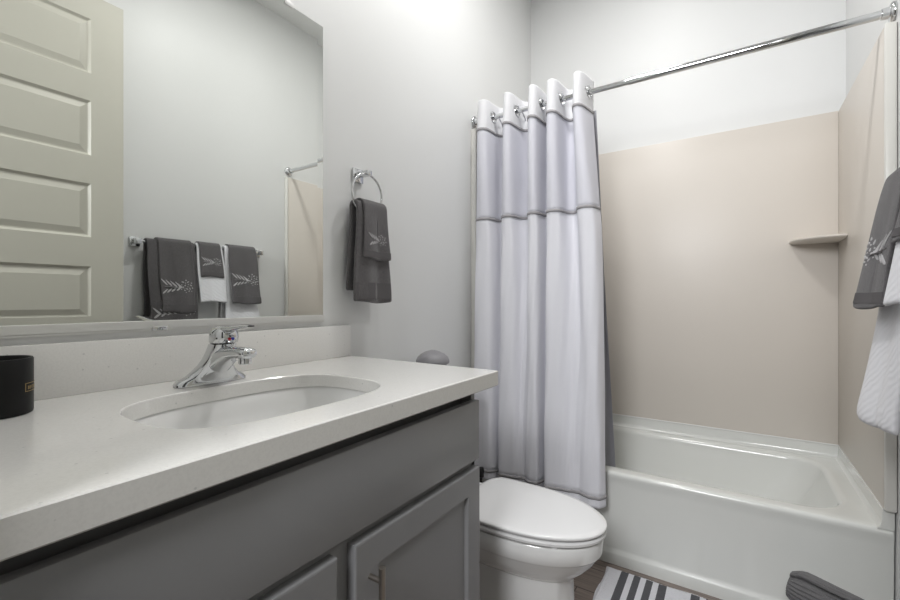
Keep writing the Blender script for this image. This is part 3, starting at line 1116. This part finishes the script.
# toilet brush in the corner by the tub
br = thing('toilet_brush', (0.150, 1.700, 0), 'black toilet brush in its holder behind the toilet beside the tub', 'toilet brush')
bb = bmesh.new()
lathe(bb, [(0, 0.001), (0.048, 0.001), (0.050, 0.006), (0.046, 0.13), (0.042, 0.132), (0.042, 0.128), (0, 0.126)], (0.150, 1.700, 0), 32)
finish('holder', bb, M['dark'], br)
bb = bmesh.new()
lathe(bb, [(0, 0.1275), (0.007, 0.1275), (0.007, 0.30), (0.013, 0.305), (0.015, 0.335), (0.011, 0.345), (0, 0.347)], (0.150, 1.700, 0), 20)
finish('brush_handle', bb, M['dark'], br)

# ------------------------------------------------------------------ bath mat
bmat = bmesh.new()
mx0, mx1, my0, my1 = 0.668, 1.195, 1.40, 1.838
NX, NY = 132, 60
stripes = [(0.728, 0.757), (0.774, 0.800), (0.818, 0.845), (0.864, 0.890)]
stripes += [(mx0 + mx1 - b, mx0 + mx1 - a) for a, b in stripes]
cells = {}
rnd = random.Random(3)
gv = []
for j in range(NY + 1):
    row = []
    for i in range(NX + 1):
        x = mx0 + (mx1 - mx0) * i / NX
        y = my0 + (my1 - my0) * j / NY
        edge = min(i, NX - i, j, NY - j)
        z = 0.004 + 0.011 * min(1, edge / 3) + 0.0015 * rnd.random() + 0.001 * math.sin(x * 30 + y * 9)
        wob = 0.003 * math.sin(y * 40) + 0.002 * math.sin(x * 25)
        row.append(bmat.verts.new((x + (0.003 * math.sin(y * 33) if i in (0, NX) else 0) + 0.006 * (1 - j / NY), y + (0.002 * math.sin(x * 40) if j in (0, NY) else 0), z)))
    gv.append(row)
for j in range(NY):
    for i in range(NX):
        f = bmat.faces.new((gv[j][i], gv[j][i + 1], gv[j + 1][i + 1], gv[j + 1][i]))
        x = mx0 + (mx1 - mx0) * (i + .5) / NX
        y = my0 + (my1 - my0) * (j + .5) / NY
        f.material_index = 1 if any(a < x < b for a, b in stripes) and y < my1 - 0.010 else 0
# underside and rim
bt = [[bmat.verts.new((v.co.x, v.co.y, 0.001)) for v in r_] for r_ in (gv[0], gv[-1])]
bsL = [bmat.verts.new((gv[j][0].co.x, gv[j][0].co.y, 0.001)) for j in range(1, NY)]
bsR = [bmat.verts.new((gv[j][-1].co.x, gv[j][-1].co.y, 0.001)) for j in range(1, NY)]
ringT = gv[0] + [gv[j][-1] for j in range(1, NY)] + list(reversed(gv[-1])) + [gv[j][0] for j in range(NY - 1, 0, -1)]
ringB = bt[0] + bsR + list(reversed(bt[1])) + list(reversed(bsL))
n_ = len(ringT)
for i in range(n_):
    bmat.faces.new((ringT[i], ringT[(i + 1) % n_], ringB[(i + 1) % n_], ringB[i]))
bmat.faces.new(ringB)
tag(finish('bath_mat', bmat, None, mats=[M['mat_white'], M['mat_grey']], angle=60), 'white bath mat with dark grey stripes on the floor by the tub', 'bath mat')

# ------------------------------------------------------------------ basket + rolled ribbed towel
KX, KY = 1.335, 1.715
bk = bmesh.new()
lathe(bk, [(0, 0.001), (0.070, 0.001), (0.075, 0.006), (0.090, 0.118), (0.093, 0.124), (0.090, 0.129), (0.086, 0.126), (0.071, 0.012), (0, 0.012)], (KX, KY, 0), 48)
tag(finish('towel_basket', bk, M['wicker'], angle=40), 'small white round basket under the rolled towel beside the tub', 'basket')

rl = bmesh.new()
ax0, ax1 = Vector((1.252, 1.742, 0.196)), Vector((1.438, 1.672, 0.176))
axd = (ax1 - ax0).normalized()
sa, sb_ = frame(axd)
if sb_.z < 0: sb_ = -sb_
sa = sb_.cross(axd)
NTH, NLN = 220, 18
turns = 2.15
loops = []
for j in range(NLN + 1):
    t = j / NLN
    e_ = min(t, 1 - t) * 2
    sc = 0.70 + 0.30 * math.sin(min(1, min(t, 1 - t) / 0.2) * PI / 2)
    row_o, row_i = [], []
    for k in range(NTH + 1):
        th = turns * 2 * PI * k / NTH
        r = 0.018 + 0.0165 * th / (2 * PI)
        rib = 0.0022 * math.sin(k * 2 * PI / 4.4)
        outer_boost = 1.0
        base = ax0.lerp(ax1, t)
        # outer edge of the roll ends on top, leaning towards the tub
        ph = th - turns * 2 * PI + 1.9
        dv = sa * math.cos(ph) + sb_ * math.sin(ph)
        row_o.append(base + dv * ((r + 0.006 + rib) * sc))
        row_i.append(base + dv * ((r - 0.006) * sc))
    loops.append(row_o + list(reversed(row_i)))
loft(rl, loops, True, True)
tag(finish('rolled_towel', rl, M['roll'], angle=180), 'dark grey ribbed towel rolled up in front of the tub apron', 'towel')

# ------------------------------------------------------------------ ceiling lamps
for k, (lx, ly, lp) in enumerate(LAMPS):
    t = thing('ceiling_lamp', (lx, ly, CEIL), ['round flush white ceiling lamp over the vanity side', 'round flush white ceiling lamp over the toilet side', 'added round white ceiling lamp over the bathtub brightening the back wall'][k], 'lamp', 'flush ceiling lamps')
    b1 = bmesh.new()
    lathe(b1, [(0, -0.001), (0.105, -0.001), (0.105, -0.016), (0.090, -0.020), (0.088, -0.012), (0, -0.012)], (lx, ly, CEIL), 40)
    finish('lamp_trim', b1, M['trim'], t)
    b1 = bmesh.new()
    lathe(b1, [(0, -0.0125), (0.087, -0.0125), (0.087, -0.018), (0, -0.020)], (lx, ly, CEIL), 40)
    finish('diffuser', b1, M['lens'], t)
